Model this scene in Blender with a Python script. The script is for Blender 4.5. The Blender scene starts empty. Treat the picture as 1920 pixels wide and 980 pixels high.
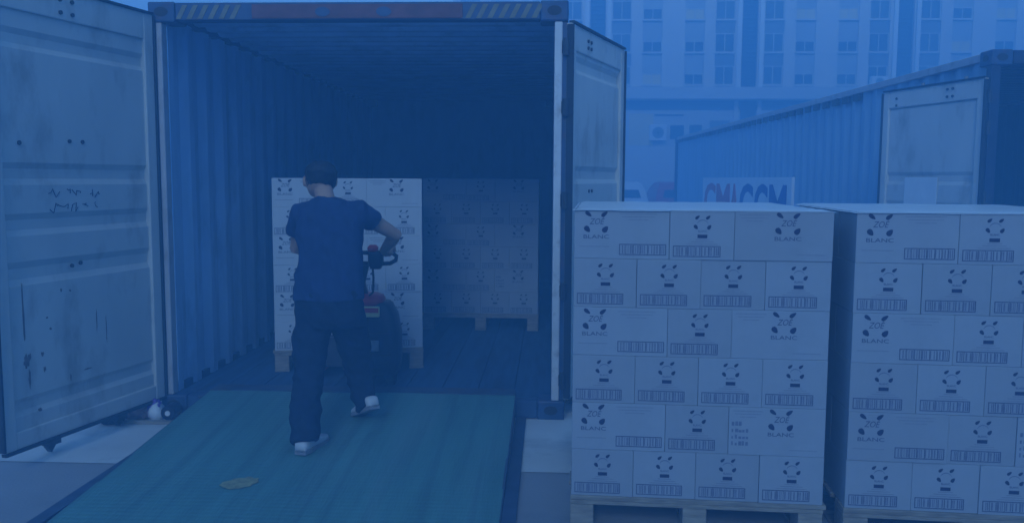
import bpy, bmesh, math, random
from mathutils import Vector, Matrix, noise as mnoise
random.seed(7)
R = math.radians
S = bpy.context.scene
COL = S.collection

# ------------------------------------------------------------------ camera
cam_d = bpy.data.cameras.new('camera'); cam = bpy.data.objects.new('camera', cam_d); COL.objects.link(cam)
cam_d.lens = 30.0; cam_d.sensor_width = 36.0; cam_d.clip_end = 2000
PITCH, YAW, ROLL = R(5.53), R(2.5), R(0.3)
fw = Vector((-math.sin(YAW)*math.cos(PITCH), math.cos(YAW)*math.cos(PITCH), -math.sin(PITCH)))
r0 = Vector((math.cos(YAW), math.sin(YAW), 0)); u0 = r0.cross(fw)
rt = r0*math.cos(ROLL) + u0*math.sin(ROLL); up = u0*math.cos(ROLL) - r0*math.sin(ROLL)
cam.matrix_world = Matrix(((rt.x, up.x, -fw.x, 0), (rt.y, up.y, -fw.y, 0), (rt.z, up.z, -fw.z, 1.45), (0, 0, 0, 1)))
S.camera = cam
# ------------------------------------------------------------------ sky, sun, exposure
SUN_EL, SUN_AZ = 29.0, 186.0          # degrees; azimuth clockwise from +Y, so the sun stands behind and right of the camera
w = bpy.data.worlds.new('World'); S.world = w; w.use_nodes = True
nt = w.node_tree; bg = nt.nodes['Background']
sky = nt.nodes.new('ShaderNodeTexSky'); sky.sky_type = 'NISHITA'; sky.sun_disc = False
sky.sun_elevation = R(SUN_EL); sky.sun_rotation = R(SUN_AZ); sky.ozone_density = 4.0; sky.air_density = 1.5; sky.dust_density = 0.3
tint = nt.nodes.new('ShaderNodeMix'); tint.data_type = 'RGBA'; tint.blend_type = 'MULTIPLY'; tint.inputs['Factor'].default_value = 1.0
tint.inputs[7].default_value = (0.88, 1.05, 0.97, 1)     # the blue cast of the whole picture
nt.links.new(sky.outputs[0], tint.inputs[6]); nt.links.new(tint.outputs[2], bg.inputs[0]); bg.inputs[1].default_value = 0.145
sl = bpy.data.lights.new('sun', 'SUN'); sun = bpy.data.objects.new('sun', sl); COL.objects.link(sun)
sl.energy = 1.5; sl.angle = R(18); sl.color = (0.46, 0.74, 0.98)
sd = Vector((math.sin(R(SUN_AZ))*math.cos(R(SUN_EL)), math.cos(R(SUN_AZ))*math.cos(R(SUN_EL)), math.sin(R(SUN_EL))))
sun.rotation_euler = (-sd).to_track_quat('-Z', 'Y').to_euler(); sun.location = sd*60
S.view_settings.view_transform = 'Standard'; S.view_settings.look = 'None'
S.view_settings.gamma = 1.0; S.view_settings.use_curve_mapping = False
S.view_settings.exposure = 0.38
S.render.engine = 'CYCLES'
S.cycles.use_denoising = True
S.cycles.max_bounces = 10; S.cycles.diffuse_bounces = 7; S.cycles.volume_bounces = 4

HAZE_DENSITY = 0.068
HAZE_COLOR = (0.20, 0.56, 0.96)

# ------------------------------------------------------------------ materials
def mat(name, col, rough=0.6, metal=0.0, var=0.12, scale=6.0, stain=None, stain_amt=0.5, stain_scale=3.0,
        bump=0.0, bscale=40.0, stretch=(1, 1, 1), spec=0.4):
    m = bpy.data.materials.new(name); m.use_nodes = True
    n = m.node_tree; L = n.links; b = n.nodes['Principled BSDF']
    b.inputs['Roughness'].default_value = rough; b.inputs['Metallic'].default_value = metal
    b.inputs['Specular IOR Level'].default_value = spec
    tc = n.nodes.new('ShaderNodeTexCoord'); mp = n.nodes.new('ShaderNodeMapping'); mp.inputs['Scale'].default_value = stretch
    L.new(tc.outputs['Object'], mp.inputs[0])
    no = n.nodes.new('ShaderNodeTexNoise'); no.inputs['Scale'].default_value = scale; no.inputs['Detail'].default_value = 6
    L.new(mp.outputs[0], no.inputs['Vector'])
    rp = n.nodes.new('ShaderNodeValToRGB'); e = rp.color_ramp.elements
    e[0].position = 0.3; e[1].position = 0.7
    e[0].color = (*[c*(1-var) for c in col], 1); e[1].color = (*[min(1, c*(1+var)) for c in col], 1)
    L.new(no.outputs[0], rp.inputs[0]); out = rp.outputs[0]
    if stain:
        n2 = n.nodes.new('ShaderNodeTexNoise'); n2.inputs['Scale'].default_value = stain_scale; n2.inputs['Detail'].default_value = 9
        n2.inputs['Roughness'].default_value = 0.65
        L.new(mp.outputs[0], n2.inputs['Vector'])
        r2 = n.nodes.new('ShaderNodeValToRGB'); q = r2.color_ramp.elements
        q[0].position = 0.52; q[0].color = (0, 0, 0, 1); q[1].position = 0.68; q[1].color = (stain_amt,)*3 + (1,)
        L.new(n2.outputs[0], r2.inputs[0])
        mx = n.nodes.new('ShaderNodeMix'); mx.data_type = 'RGBA'
        L.new(r2.outputs[0], mx.inputs['Factor']); L.new(out, mx.inputs[6]); mx.inputs[7].default_value = (*stain, 1)
        out = mx.outputs[2]
    L.new(out, b.inputs['Base Color'])
    if bump:
        n3 = n.nodes.new('ShaderNodeTexNoise'); n3.inputs['Scale'].default_value = bscale; n3.inputs['Detail'].default_value = 4
        L.new(mp.outputs[0], n3.inputs['Vector'])
        bp = n.nodes.new('ShaderNodeBump'); bp.inputs['Strength'].default_value = bump; bp.inputs['Distance'].default_value = 0.01
        L.new(n3.outputs[0], bp.inputs['Height']); L.new(bp.outputs[0], b.inputs['Normal'])
    return m

M = {}
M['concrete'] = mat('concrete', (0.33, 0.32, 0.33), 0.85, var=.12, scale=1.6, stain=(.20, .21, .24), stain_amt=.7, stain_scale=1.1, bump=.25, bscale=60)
M['lit_ground'] = mat('sunlit_concrete', (0.66, 0.65, 0.63), 0.85, var=.10, scale=2.6, stain=(.32, .33, .35), stain_amt=.6, stain_scale=1.7, bump=.2, bscale=60)  # same concrete, with sunlight put into the colour
M['inner_paint'] = mat('container_inner_paint', (0.38, 0.55, 0.76), 0.6, var=.14, scale=5, stain=(.18, .26, .36), stain_amt=.55, stain_scale=4, stretch=(1, 1, .35), bump=.1)
M['frame_blue'] = mat('container_frame_paint', (0.04, 0.085, 0.18), 0.5, var=.2, scale=8, stain=(.16, .07, .05), stain_amt=.5, stain_scale=7, bump=.15)
M['frame_navy'] = mat('dark_navy_frame', (0.018, 0.035, 0.08), 0.5, var=.25, scale=9, stain=(.09, .06, .06), stain_amt=.5, stain_scale=8)
M['header_red'] = mat('header_rust_red', (0.17, 0.07, 0.075), 0.65, var=.25, scale=9, stain=(.10, .06, .07), stain_amt=.6, stain_scale=7, bump=.2)
M['post_grey'] = mat('door_post_grey_paint', (0.46, 0.44, 0.46), 0.55, var=.1, scale=6, stain=(.22, .16, .14), stain_amt=.4, stain_scale=9, bump=.1)
M['post_lit'] = mat('sunlit_post_paint', (0.66, 0.65, 0.66), 0.5, var=.1, scale=6, stain=(.25, .17, .14), stain_amt=.5, stain_scale=9)  # post paint made paler: the light falling on it is in the colour
M['door_paint'] = mat('door_cream_paint', (0.60, 0.59, 0.56), 0.5, var=.08, scale=3, stain=(.34, .32, .30), stain_amt=.75, stain_scale=3.8, stretch=(1, 1, .45), bump=.12, bscale=25)
M['gasket'] = mat('rubber_gasket', (0.025, 0.03, 0.04), 0.7, var=.2)
M['steel'] = mat('galvanised_steel', (0.30, 0.31, 0.33), 0.45, metal=.6, var=.2, scale=14)
M['dark_steel'] = mat('dark_steel', (0.05, 0.055, 0.065), 0.5, metal=.3, var=.3, scale=12)
M['plywood'] = mat('plywood_floor', (0.04, 0.10, 0.20), 0.75, var=.25, scale=7, stretch=(3, .3, 1), stain=(.03, .04, .06), stain_amt=.6)
M['rust'] = mat('rust_scrape', (0.17, 0.13, 0.12), 0.9, var=.4, scale=20)
M['ink'] = mat('printing_ink', (0.03, 0.04, 0.10), 0.7, var=.2, scale=30)
M['ink_mid'] = mat('printing_ink_thin', (0.17, 0.19, 0.28), 0.7, var=.2, scale=40)
M['ink_text'] = mat('printing_ink_letters', (0.085, 0.10, 0.18), 0.7, var=.2, scale=60)
M['ink_pale'] = mat('printing_ink_pale', (0.29, 0.30, 0.36), 0.7, var=.1, scale=60)
M['carton'] = mat('white_cardboard', (0.37, 0.395, 0.445), 0.8, var=.045, scale=5, stain=(.32, .34, .38), stain_amt=.4, stain_scale=7, bump=.06, bscale=30, spec=.25)
M['carton_b'] = mat('white_cardboard_greyer', (0.35, 0.37, 0.415), 0.8, var=.045, scale=5, stain=(.30, .32, .36), stain_amt=.4, stain_scale=7, bump=.06, bscale=30, spec=.25)
M['carton_w'] = mat('brightened_film_cardboard', (0.56, 0.58, 0.61), 0.4, var=.04, scale=5, stain=(.50, .52, .55), stain_amt=.4, stain_scale=6, bump=.12, bscale=18, spec=.5)  # film wrap, whitened to stand in for light missing inside the container
M['tape'] = mat('parcel_tape', (0.60, 0.58, 0.55), 0.25, var=.05, spec=.6)
M['film'] = mat('plastic_top_sheet', (0.72, 0.73, 0.76), 0.28, var=.06, scale=9, bump=.5, bscale=14, spec=.6)
M['pallet'] = mat('pallet_wood', (0.33, 0.28, 0.22), 0.85, var=.25, scale=9, stretch=(1, 6, 6), stain=(.14, .11, .09), stain_amt=.5, bump=.25, bscale=30)
M['ramp'] = mat('ramp_green_paint', (0.10, 0.25, 0.235), 0.55, var=.16, scale=3.2, stain=(.15, .28, .28), stain_amt=.6, stain_scale=1.3, stretch=(2.6, .35, 1), bump=.3, bscale=30)
def ramp_tread():
    n = M['ramp'].node_tree; L = n.links; b = n.nodes['Principled BSDF']
    tc = n.nodes.new('ShaderNodeTexCoord'); wv = n.nodes.new('ShaderNodeTexWave'); wv.wave_type = 'BANDS'; wv.bands_direction = 'Y'
    wv.inputs['Scale'].default_value = 9.0; wv.inputs['Distortion'].default_value = .3
    L.new(tc.outputs['Object'], wv.inputs['Vector'])
    b2 = n.nodes.new('ShaderNodeBump'); b2.inputs['Strength'].default_value = .25; b2.inputs['Distance'].default_value = .004
    old = b.inputs['Normal'].links[0].from_socket
    L.new(wv.outputs['Color'], b2.inputs['Height']); L.new(old, b2.inputs['Normal']); L.new(b2.outputs[0], b.inputs['Normal'])
    # dark tyre streaks running up the slope
    mp = n.nodes.new('ShaderNodeMapping'); mp.inputs['Scale'].default_value = (9, .22, 1); mp.inputs['Rotation'].default_value = (0, 0, R(-4))
    L.new(tc.outputs['Object'], mp.inputs[0])
    no = n.nodes.new('ShaderNodeTexNoise'); no.inputs['Scale'].default_value = 1.6; no.inputs['Detail'].default_value = 8; L.new(mp.outputs[0], no.inputs['Vector'])
    rp = n.nodes.new('ShaderNodeValToRGB'); rp.color_ramp.elements[0].position = .50; rp.color_ramp.elements[1].position = .66
    rp.color_ramp.elements[0].color = (0, 0, 0, 1); rp.color_ramp.elements[1].color = (.38, .38, .38, 1); L.new(no.outputs[0], rp.inputs[0])
    mx = n.nodes.new('ShaderNodeMix'); mx.data_type = 'RGBA'; src = b.inputs['Base Color'].links[0].from_socket
    L.new(rp.outputs[0], mx.inputs['Factor']); L.new(src, mx.inputs[6]); mx.inputs[7].default_value = (.055, .13, .14, 1); L.new(mx.outputs[2], b.inputs['Base Color'])
ramp_tread()
M['ramp_side'] = mat('ramp_side_steel', (0.05, 0.08, 0.14), 0.5, var=.25, scale=8, stain=(.12, .08, .06), stain_amt=.5)
M['wall2'] = mat('blue_container_paint', (0.27, 0.43, 0.60), 0.5, var=.08, scale=4, stain=(.21, .35, .50), stain_amt=.5, stain_scale=3, stretch=(1, 1, .3))
M['white'] = mat('white_paint', (0.75, 0.76, 0.78), 0.5, var=.05)
M['logo_red'] = mat('red_lettering', (0.55, 0.06, 0.08), 0.5, var=.08)
M['logo_blue'] = mat('blue_lettering', (0.03, 0.06, 0.32), 0.5, var=.08)
M['yellow'] = mat('hazard_yellow', (0.20, 0.195, 0.15), 0.6, var=.2, scale=15, stain=(.2, .18, .12), stain_amt=.6, stain_scale=9)
M['black'] = mat('hazard_black', (0.03, 0.03, 0.035), 0.6, var=.2)
M['shirt'] = mat('navy_cotton', (0.024, 0.046, 0.12), 0.9, var=.15, scale=18, bump=.2, bscale=90, spec=.15)
M['trousers'] = mat('dark_trouser_cloth', (0.014, 0.026, 0.055), 0.9, var=.2, scale=18, bump=.25, bscale=80, spec=.15)
M['skin'] = mat('skin', (0.46, 0.27, 0.19), 0.55, var=.06, scale=14)
M['hair'] = mat('dark_hair', (0.012, 0.014, 0.02), 0.55, var=.35, scale=60, bump=.6, bscale=120)
M['shoe'] = mat('white_trainer', (0.62, 0.62, 0.63), 0.6, var=.08, scale=20)
M['sole'] = mat('grey_sole', (0.25, 0.25, 0.27), 0.7, var=.15)
M['truck_black'] = mat('truck_black_plastic', (0.018, 0.024, 0.04), 0.4, var=.2)
M['truck_red'] = mat('truck_red_paint', (0.52, 0.035, 0.04), 0.35, var=.1)
M['bldg'] = mat('facade_render', (0.66, 0.60, 0.54), 0.8, var=.05, scale=.5, stain=(.57, .53, .49), stain_amt=.5, stain_scale=.35)
M['bldg_band'] = mat('facade_band', (0.56, 0.54, 0.52), 0.8, var=.06, scale=.6)
M['panel_y'] = mat('facade_yellow_panel', (0.74, 0.60, 0.26), 0.8, var=.08, scale=1)
M['spandrel_lt'] = mat('spandrel_panel_pale', (0.40, 0.40, 0.40), 0.6, var=.08, scale=1)
M['spandrel'] = mat('spandrel_panel', (0.16, 0.18, 0.20), 0.5, var=.06, scale=1)
M['glass'] = mat('dark_window_glass', (0.02, 0.03, 0.045), 0.2, var=.25, scale=.7, spec=.6)
M['glass_lt'] = mat('curtained_window_glass', (0.05, 0.07, 0.09), 0.25, var=.2, scale=.8, spec=.6)
M['louvre'] = mat('louvre_dark', (0.025, 0.03, 0.05), 0.5, var=.25, scale=2)
M['car_w'] = mat('white_car_paint', (0.70, 0.70, 0.72), 0.3, var=.02, spec=.6)
M['car_r'] = mat('red_car_paint', (0.45, 0.03, 0.035), 0.3, var=.05, spec=.6)
M['tyre'] = mat('tyre_rubber', (0.02, 0.02, 0.022), 0.8)
M['lamp_red'] = mat('tail_lamp_red', (0.40, 0.02, 0.03), 0.2)
M['purple'] = mat('purple_wrapper', (0.16, 0.07, 0.42), 0.35, var=.3, scale=25)
M['brown'] = mat('brown_wrapper', (0.34, 0.20, 0.17), 0.6, var=.3, scale=18)
M['leaf'] = mat('yellow_scrap', (0.30, 0.29, 0.14), 0.7, var=.3, scale=30)
M['darkbag'] = mat('dark_bag', (0.02, 0.025, 0.05), 0.35, var=.3)

# ------------------------------------------------------------------ mesh helpers
class MB:
    def __init__(s): s.v = []; s.f = []
    def add(s, vs, fs):
        o = len(s.v); s.v += [tuple(p) for p in vs]; s.f += [tuple(i+o for i in q) for q in fs]; return s
    def box(s, x0, x1, y0, y1, z0, z1):
        return s.add([(x0,y0,z0),(x1,y0,z0),(x1,y1,z0),(x0,y1,z0),(x0,y0,z1),(x1,y0,z1),(x1,y1,z1),(x0,y1,z1)],
                     [(0,3,2,1),(4,5,6,7),(0,1,5,4),(1,2,6,5),(2,3,7,6),(3,0,4,7)])
    def prism(s, poly, axis, a, b):
        """poly: 2-D points in the plane of the two other axes; extruded along axis from a to b"""
        n = len(poly)
        def p3(p, t):
            return {'x': (t, p[0], p[1]), 'y': (p[0], t, p[1]), 'z': (p[0], p[1], t)}[axis]
        vs = [p3(p, a) for p in poly] + [p3(p, b) for p in poly]
        return s.add(vs, [tuple(range(n))[::-1], tuple(range(n, 2*n))] + [(i, (i+1) % n, n+(i+1) % n, n+i) for i in range(n)])
    def tube(s, pts, rad, n=8, flat=None):
        pts = [Vector(p) for p in pts]; k = len(pts)
        if not hasattr(rad, '__len__'): rad = [rad]*k
        vs = []; prev = None
        for i, p in enumerate(pts):
            t = (pts[min(i+1, k-1)] - pts[max(i-1, 0)]).normalized()
            if prev is None:
                a = Vector((0, 0, 1)) if abs(t.z) < .9 else Vector((1, 0, 0)); prev = t.cross(a).normalized()
            e1 = (prev - t*prev.dot(t)).normalized(); e2 = t.cross(e1); prev = e1
            rr = rad[i] if hasattr(rad[i], '__len__') else (rad[i], rad[i])
            for j in range(n):
                c = 2*math.pi*j/n
                vs.append(p + e1*math.cos(c)*rr[0] + e2*math.sin(c)*rr[1])
        fs = [(i*n+j, i*n+(j+1) % n, (i+1)*n+(j+1) % n, (i+1)*n+j) for i in range(k-1) for j in range(n)]
        fs += [tuple(range(n))[::-1], tuple(range((k-1)*n, k*n))]
        return s.add(vs, fs)
    def loft(s, rings):
        n = len(rings[0]); k = len(rings)
        vs = [p for r in rings for p in r]
        fs = [(i*n+j, i*n+(j+1) % n, (i+1)*n+(j+1) % n, (i+1)*n+j) for i in range(k-1) for j in range(n)]
        fs += [tuple(range(n))[::-1], tuple(range((k-1)*n, k*n))]
        return s.add(vs, fs)
    def mesh(s, name, bevel=0, seg=1, smooth=False, weld=False):
        me = bpy.data.meshes.new(name); me.from_pydata(s.v, [], s.f)
        bm = bmesh.new(); bm.from_mesh(me)
        if weld: bmesh.ops.remove_doubles(bm, verts=bm.verts, dist=1e-5)
        bmesh.ops.recalc_face_normals(bm, faces=bm.faces)
        if bevel:
            ed = [e for e in bm.edges if len(e.link_faces) == 2 and e.calc_face_angle(0) > .5]
            bmesh.ops.bevel(bm, geom=ed, offset=bevel, segments=seg, affect='EDGES', profile=.5, clamp_overlap=True)
        bm.to_mesh(me); bm.free()
        if smooth:
            for p in me.polygons: p.use_smooth = True
        return me
    def build(s, name, m, parent=None, **k):
        return link(name, s.mesh(name, **k), m, parent)

def link(name, me, m, parent=None):
    if m and not me.materials: me.materials.append(M[m] if isinstance(m, str) else m)
    o = bpy.data.objects.new(name, me); COL.objects.link(o)
    if parent: o.parent = parent
    return o
def tag(o, label=None, cat=None, group=None, kind=None):
    if label: o['label'] = label
    if cat: o['category'] = cat
    if group: o['group'] = group
    if kind: o['kind'] = kind
    return o
def empty(name, loc=(0, 0, 0), rz=0):
    o = bpy.data.objects.new(name, None); COL.objects.link(o); o.location = loc; o.rotation_euler = (0, 0, rz)
    o.empty_display_size = .1
    return o
def ring(c, rx, ry, n=20, p=2.0, tilt=0.0, yaw=0.0):
    out = []
    for j in range(n):
        a = 2*math.pi*j/n; ca, sa = math.cos(a), math.sin(a)
        x = math.copysign(abs(ca)**(2/p), ca)*rx; y = math.copysign(abs(sa)**(2/p), sa)*ry
        x, y = x*math.cos(yaw) - y*math.sin(yaw), x*math.sin(yaw) + y*math.cos(yaw)
        out.append(Vector((c[0]+x, c[1]+y, c[2]+tilt*y)))
    return out
def remesh(mb, voxel, smooth=6, amp=0.0, fscale=9.0, name='tmp', stretch=(1, 1, .5), ridge=False):
    """voxel-fuse the pieces into one continuous skin, smooth it, add folds"""
    me = mb.mesh(name); o = bpy.data.objects.new(name, me); COL.objects.link(o)
    md = o.modifiers.new('r', 'REMESH'); md.mode = 'VOXEL'; md.voxel_size = voxel; md.use_smooth_shade = True
    ms = o.modifiers.new('s', 'SMOOTH'); ms.factor = .5; ms.iterations = smooth
    dg = bpy.context.evaluated_depsgraph_get(); dg.update()
    out = bpy.data.meshes.new_from_object(o.evaluated_get(dg)); out.name = name
    bpy.data.objects.remove(o)
    if amp:
        nr = [v.normal.copy() for v in out.vertices]
        for v, q in zip(out.vertices, nr):
            c = v.co; d = mnoise.noise(Vector((c.x*stretch[0], c.y*stretch[1], c.z*stretch[2]))*fscale)
            d += .5*mnoise.noise(Vector((c.x*stretch[0]+4, c.y*stretch[1], c.z*stretch[2]+c.x))*fscale*2.2)
            if ridge: d = d*.6 + .5*(.35 - abs(mnoise.noise(Vector((c.x*stretch[0]+c.z*.7, c.y*stretch[1]+9, c.z*stretch[2]-c.x*.6))*fscale*1.1)))
            v.co = c + q*d*amp
    for p in out.polygons: p.use_smooth = True
    return out

# ------------------------------------------------------------------ ground
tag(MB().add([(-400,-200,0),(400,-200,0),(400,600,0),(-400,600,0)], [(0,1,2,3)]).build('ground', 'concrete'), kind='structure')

tag(MB().add([(-30, 4.18, .004), (30, 4.05, .004), (30, 60, .004), (-30, 60, .004)], [(0,1,2,3)]).build('lit_ground_sheet', 'lit_ground'), kind='structure')  # added paler sheet paints sunlit ground; bare ground before it stands for shade

# ------------------------------------------------------------------ shipping containers
def corr_side(x_in, out, y0, y1, z0, z1, period=.28, depth=.036, th=.004):
    """vertical trapezoid corrugation running along y; x_in inner face, out=+1/-1 outward"""
    pr = []; y = y0
    while y < y1 - .01:
        for dy, d in ((0, 0), (.07, 0), (.14, 1), (.21, 1)):
            if y+dy < y1: pr.append((y+dy, d))
        y += period
    pr.append((y1, 0))
    mb = MB(); k = len(pr)
    a = [(x_in+out*d*depth, yy, z0) for yy, d in pr] + [(x_in+out*d*depth, yy, z1) for yy, d in pr]
    b = [(x+out*th, yy, z) for x, yy, z in a]
    mb.add(a+b, [(i, i+1, k+i+1, k+i) for i in range(k-1)] + [(2*k+i, 3*k+i, 3*k+i+1, 2*k+i+1) for i in range(k-1)]
           + [(i, 2*k+i, 2*k+i+1, i+1) for i in range(k-1)] + [(k+i, k+i+1, 3*k+i+1, 3*k+i) for i in range(k-1)]
           + [(0, k, 3*k, 2*k), (k-1, 3*k-1, 4*k-1, 2*k-1)])
    return mb
def corr_roof(x0, x1, y0, y1, z, period=.21, depth=.022, th=.004):
    pr = []; y = y0
    while y < y1 - .01:
        for dy, d in ((0, 0), (.06, 0), (.105, 1), (.165, 1)):
            if y+dy < y1: pr.append((y+dy, d))
        y += period
    pr.append((y1, 0)); k = len(pr); mb = MB()
    a = [(x0, yy, z+d*depth) for yy, d in pr] + [(x1, yy, z+d*depth) for yy, d in pr]
    b = [(x, yy, zz+th) for x, yy, zz in a]
    mb.add(a+b, [(i, k+i, k+i+1, i+1) for i in range(k-1)] + [(2*k+i, 2*k+i+1, 3*k+i+1, 3*k+i) for i in range(k-1)]
           + [(0, 2*k, 3*k, k), (k-1, 2*k-1, 4*k-1, 3*k-1)] + [(i, i+1, 2*k+i+1, 2*k+i) for i in range(k-1)] + [(k+i, 3*k+i, 3*k+i+1, k+i+1) for i in range(k-1)])
    return mb

def casting(mb, x, y, z, sx, sy, sz):
    """a corner casting: block with an oval socket on the two outer faces (socket edge ring proud, hole recessed)"""
    mb.box(x, x+sx, y, y+sy, z, z+sz)
    return mb
def oval(cx, cz, rx, rz, n=14):
    return [(cx+rx*math.cos(2*math.pi*i/n), cz+rz*math.sin(2*math.pi*i/n)) for i in range(n)]

def make_door(parent, w, h, sign, mat_name, detail, name='door'):
    """a container door leaf hanging from its hinge at local x=0; runs to x=w*sign; y=0 is the inner face (towards -y), y=.055 outer.
       bottom at z=0"""
    d = empty(name); d.parent = parent
    X = lambda a, b: (min(a*sign, b*sign), max(a*sign, b*sign))
    fr = MB()
    fr.box(*X(0, .075), 0, .055, 0, h); fr.box(*X(w-.075, w), 0, .055, 0, h)
    x0, x1 = X(.075, w-.075)
    fr.box(x0, x1, .003, .052, 0, .085); fr.box(x0, x1, .003, .052, h-.15, h)
    me = fr.mesh('door_frame', bevel=.006, seg=2); link('door_frame', me, mat_name, d)
    # folded door skin: profile in (depth, z)
    lev = [.085]
    pr = [(.018, .085)]
    for zc, hh in ((.20, .045), (.86, .06), (1.10, .055), (1.35, .055), (2.0, .05)):
        pr += [(.018, zc-hh), (.034, zc-hh*.45), (.034, zc+hh*.45), (.018, zc+hh)]
    pr += [(.018, h-.15)]
    poly = pr + [(y+.006, z) for y, z in reversed(pr)]
    n = len(pr); sk = MB()
    vs = [(x0, y, z) for y, z in pr] + [(x1, y, z) for y, z in pr] + [(x0, y+.006, z) for y, z in pr] + [(x1, y+.006, z) for y, z in pr]
    sk.add(vs, [(i, n+i, n+i+1, i+1) for i in range(n-1)] + [(2*n+i, 2*n+i+1, 3*n+i+1, 3*n+i) for i in range(n-1)])
    link('door_panel', sk.mesh('door_panel'), mat_name, d)
    # gasket all round, proud of both edges
    g = MB()
    g.box(*X(-.012, .0), -.012, .03, .01, h-.01); g.box(*X(w, w+.012), -.012, .03, .01, h-.01)
    g.box(*X(0, w), -.010, .02, -.014, 0); g.box(*X(0, w), -.010, .02, h, h+.012)
    g.build('gasket', 'gasket', d)
    # bolts with washers on the top rail and panel
    bolt = MB(); bolt.tube([(0, -.007, 0), (0, .002, 0)], .011, 8)
    bme = bolt.mesh('bolt'); bme.materials.append(M['dark_steel'])
    for bx, bz in detail.get('bolts', []):
        o = link('bolt', bme, None, d); o.location = (bx*sign, 0 if (bz > h-.15 or bz < .085) else .018, bz)
    # locking rods on the outer face with cams that reach past top and bottom
    for rx in (.30, .80):
        rod = MB(); rod.tube([(rx*sign, .085, -.05), (rx*sign, .085, h+.045)], .016, 8)
        for zz in (.25, 1.0, 1.8):
            rod.box(rx*sign-.03, rx*sign+.03, .052, .105, zz, zz+.05)
        ro = rod.build('locking_rod', 'steel', d)
        c = MB(); c.box(rx*sign-.04, rx*sign+.04, .06, .11, -.065, -.03); c.prism([(rx*sign-.045, -.065), (rx*sign+.01, -.065), (rx*sign-.02, -.10)], 'y', .065, .095)
        c.build('cam', 'dark_steel', ro)
        hd = MB(); hd.tube([(rx*sign, .105, .95), (rx*sign+.32*sign, .11, .93)], (.012), 6); hd.box(rx*sign+.30*sign-.03, rx*sign+.30*sign+.03, .10, .118, .9, .96)
        hd.build('handle', 'steel', ro)
    for hz in (.12, .66, 1.2, 1.74, h-.14):
        hg = MB(); hg.tube([(-.02*sign, .03, hz-.05), (-.02*sign, .03, hz+.05)], .018, 10); hg.box(*X(-.02, .10), .054, .064, hz-.035, hz+.035)
        hg.build('hinge', 'dark_steel', d)
    return d

def make_container(name, x_left, y_front, rz, Lc, H, doors, side_mat, frame_mat, in_mat, Wi=2.32, zf=.13):
    """local origin: front-left outer bottom corner. inner width Wi, posts .07"""
    pw = .075; W = Wi + 2*pw
    c = empty(name, (x_left, y_front, 0), rz)
    fl = MB().box(pw-.03, W-pw+.03, .06, Lc-.05, .05, zf-.03).build('floor', 'dark_steel', c)
    nb = 10; bw = Wi/nb
    for i in range(nb):
        MB().box(pw+i*bw+.003, pw+(i+1)*bw-.003, .10, Lc-.06, zf-.03, zf-random.uniform(0, .002)).build('plank', 'plywood', fl)
    if side_mat == in_mat:
        sides = (side_mat, side_mat)
    corr_side(pw-.008, -1, .10, Lc-.08, .11, H-.07).build('side_wall', side_mat, c)
    corr_side(W-pw+.008, 1, .10, Lc-.08, .11, H-.07).build('side_wall', in_mat, c)
    corr_roof(.05, W-.05, .12, Lc-.08, H-.045).build('roof_panel', in_mat, c)
    ew = MB().box(pw, W-pw, Lc-.08, Lc-.02, .05, H-.012)
    ew.build('end_wall', in_mat, c)
    for x0 in (.0, W-.055):
        MB().box(x0+.004, x0+.051, .17, Lc-.17, .03, .15).build('bottom_rail', frame_mat, c, bevel=.004)
        MB().box(x0+.004, x0+.051, .17, Lc-.17, H-.075, H-.012).build('top_rail', frame_mat, c, bevel=.004)
    for x0, yy in ((0, 0), (W-pw, 0), (0, Lc-pw), (W-pw, Lc-pw)):
        if x0 > 1 and yy == 0:
            MB().box(x0, x0+.046, yy, yy+pw, .12, H-.12).build('corner_post', 'post_lit', c, bevel=.006, seg=2)
            MB().box(x0+.0465, x0+pw, yy+.012, yy+pw, .12, H-.12).build('post_recess', frame_mat, c)
        else:
            MB().box(x0, x0+pw, yy, yy+pw, .12, H-.12).build('corner_post', frame_mat if yy else 'post_grey', c, bevel=.006, seg=2)
    for x0 in (-.004, W-.158):
        for yy in (-.004, Lc-.174):
            for zz in (.0, H-.118):
                k = MB().box(x0, x0+.162, yy, yy+.178, zz, zz+.118).build('corner_casting', frame_mat, c, bevel=.01, seg=2)
                if yy < 0:
                    h = MB(); h.prism(oval(x0+.081, zz+.06, .042, .028), 'y', yy-.002, yy+.02); h.build('socket', 'black', k)
                    sx = x0-.002 if x0 < .5 else x0+.162
                    h = MB(); h.prism(oval(.085, zz+.06, .04, .026), 'x', sx, sx+.002); h.build('socket', 'black', k)
    hd = MB().box(.16, W-.16, .0, .10, H-.108, H-.006).build('header', frame_mat, c, bevel=.005)
    sl_ = MB().box(.16, W-.16, .0, .098, .012, zf-.003).build('sill', frame_mat, c, bevel=.004)
    for zz in (.045,): MB().box(.3, W-.3, -.003, .004, zz, zz+.03).build('sill_groove', 'dark_steel', sl_)
    return c, W, hd

# --- the open container in front
C1_H = 2.475
c1, C1_W, hd1 = make_container('shipping_container', -2.375, 5.05, 0, 6.06, C1_H, None, 'inner_paint', 'frame_blue', 'inner_paint', zf=.118)
tag(c1, 'open blue grey shipping container with dark corrugated interior at the top of green ramp', 'container')
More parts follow.
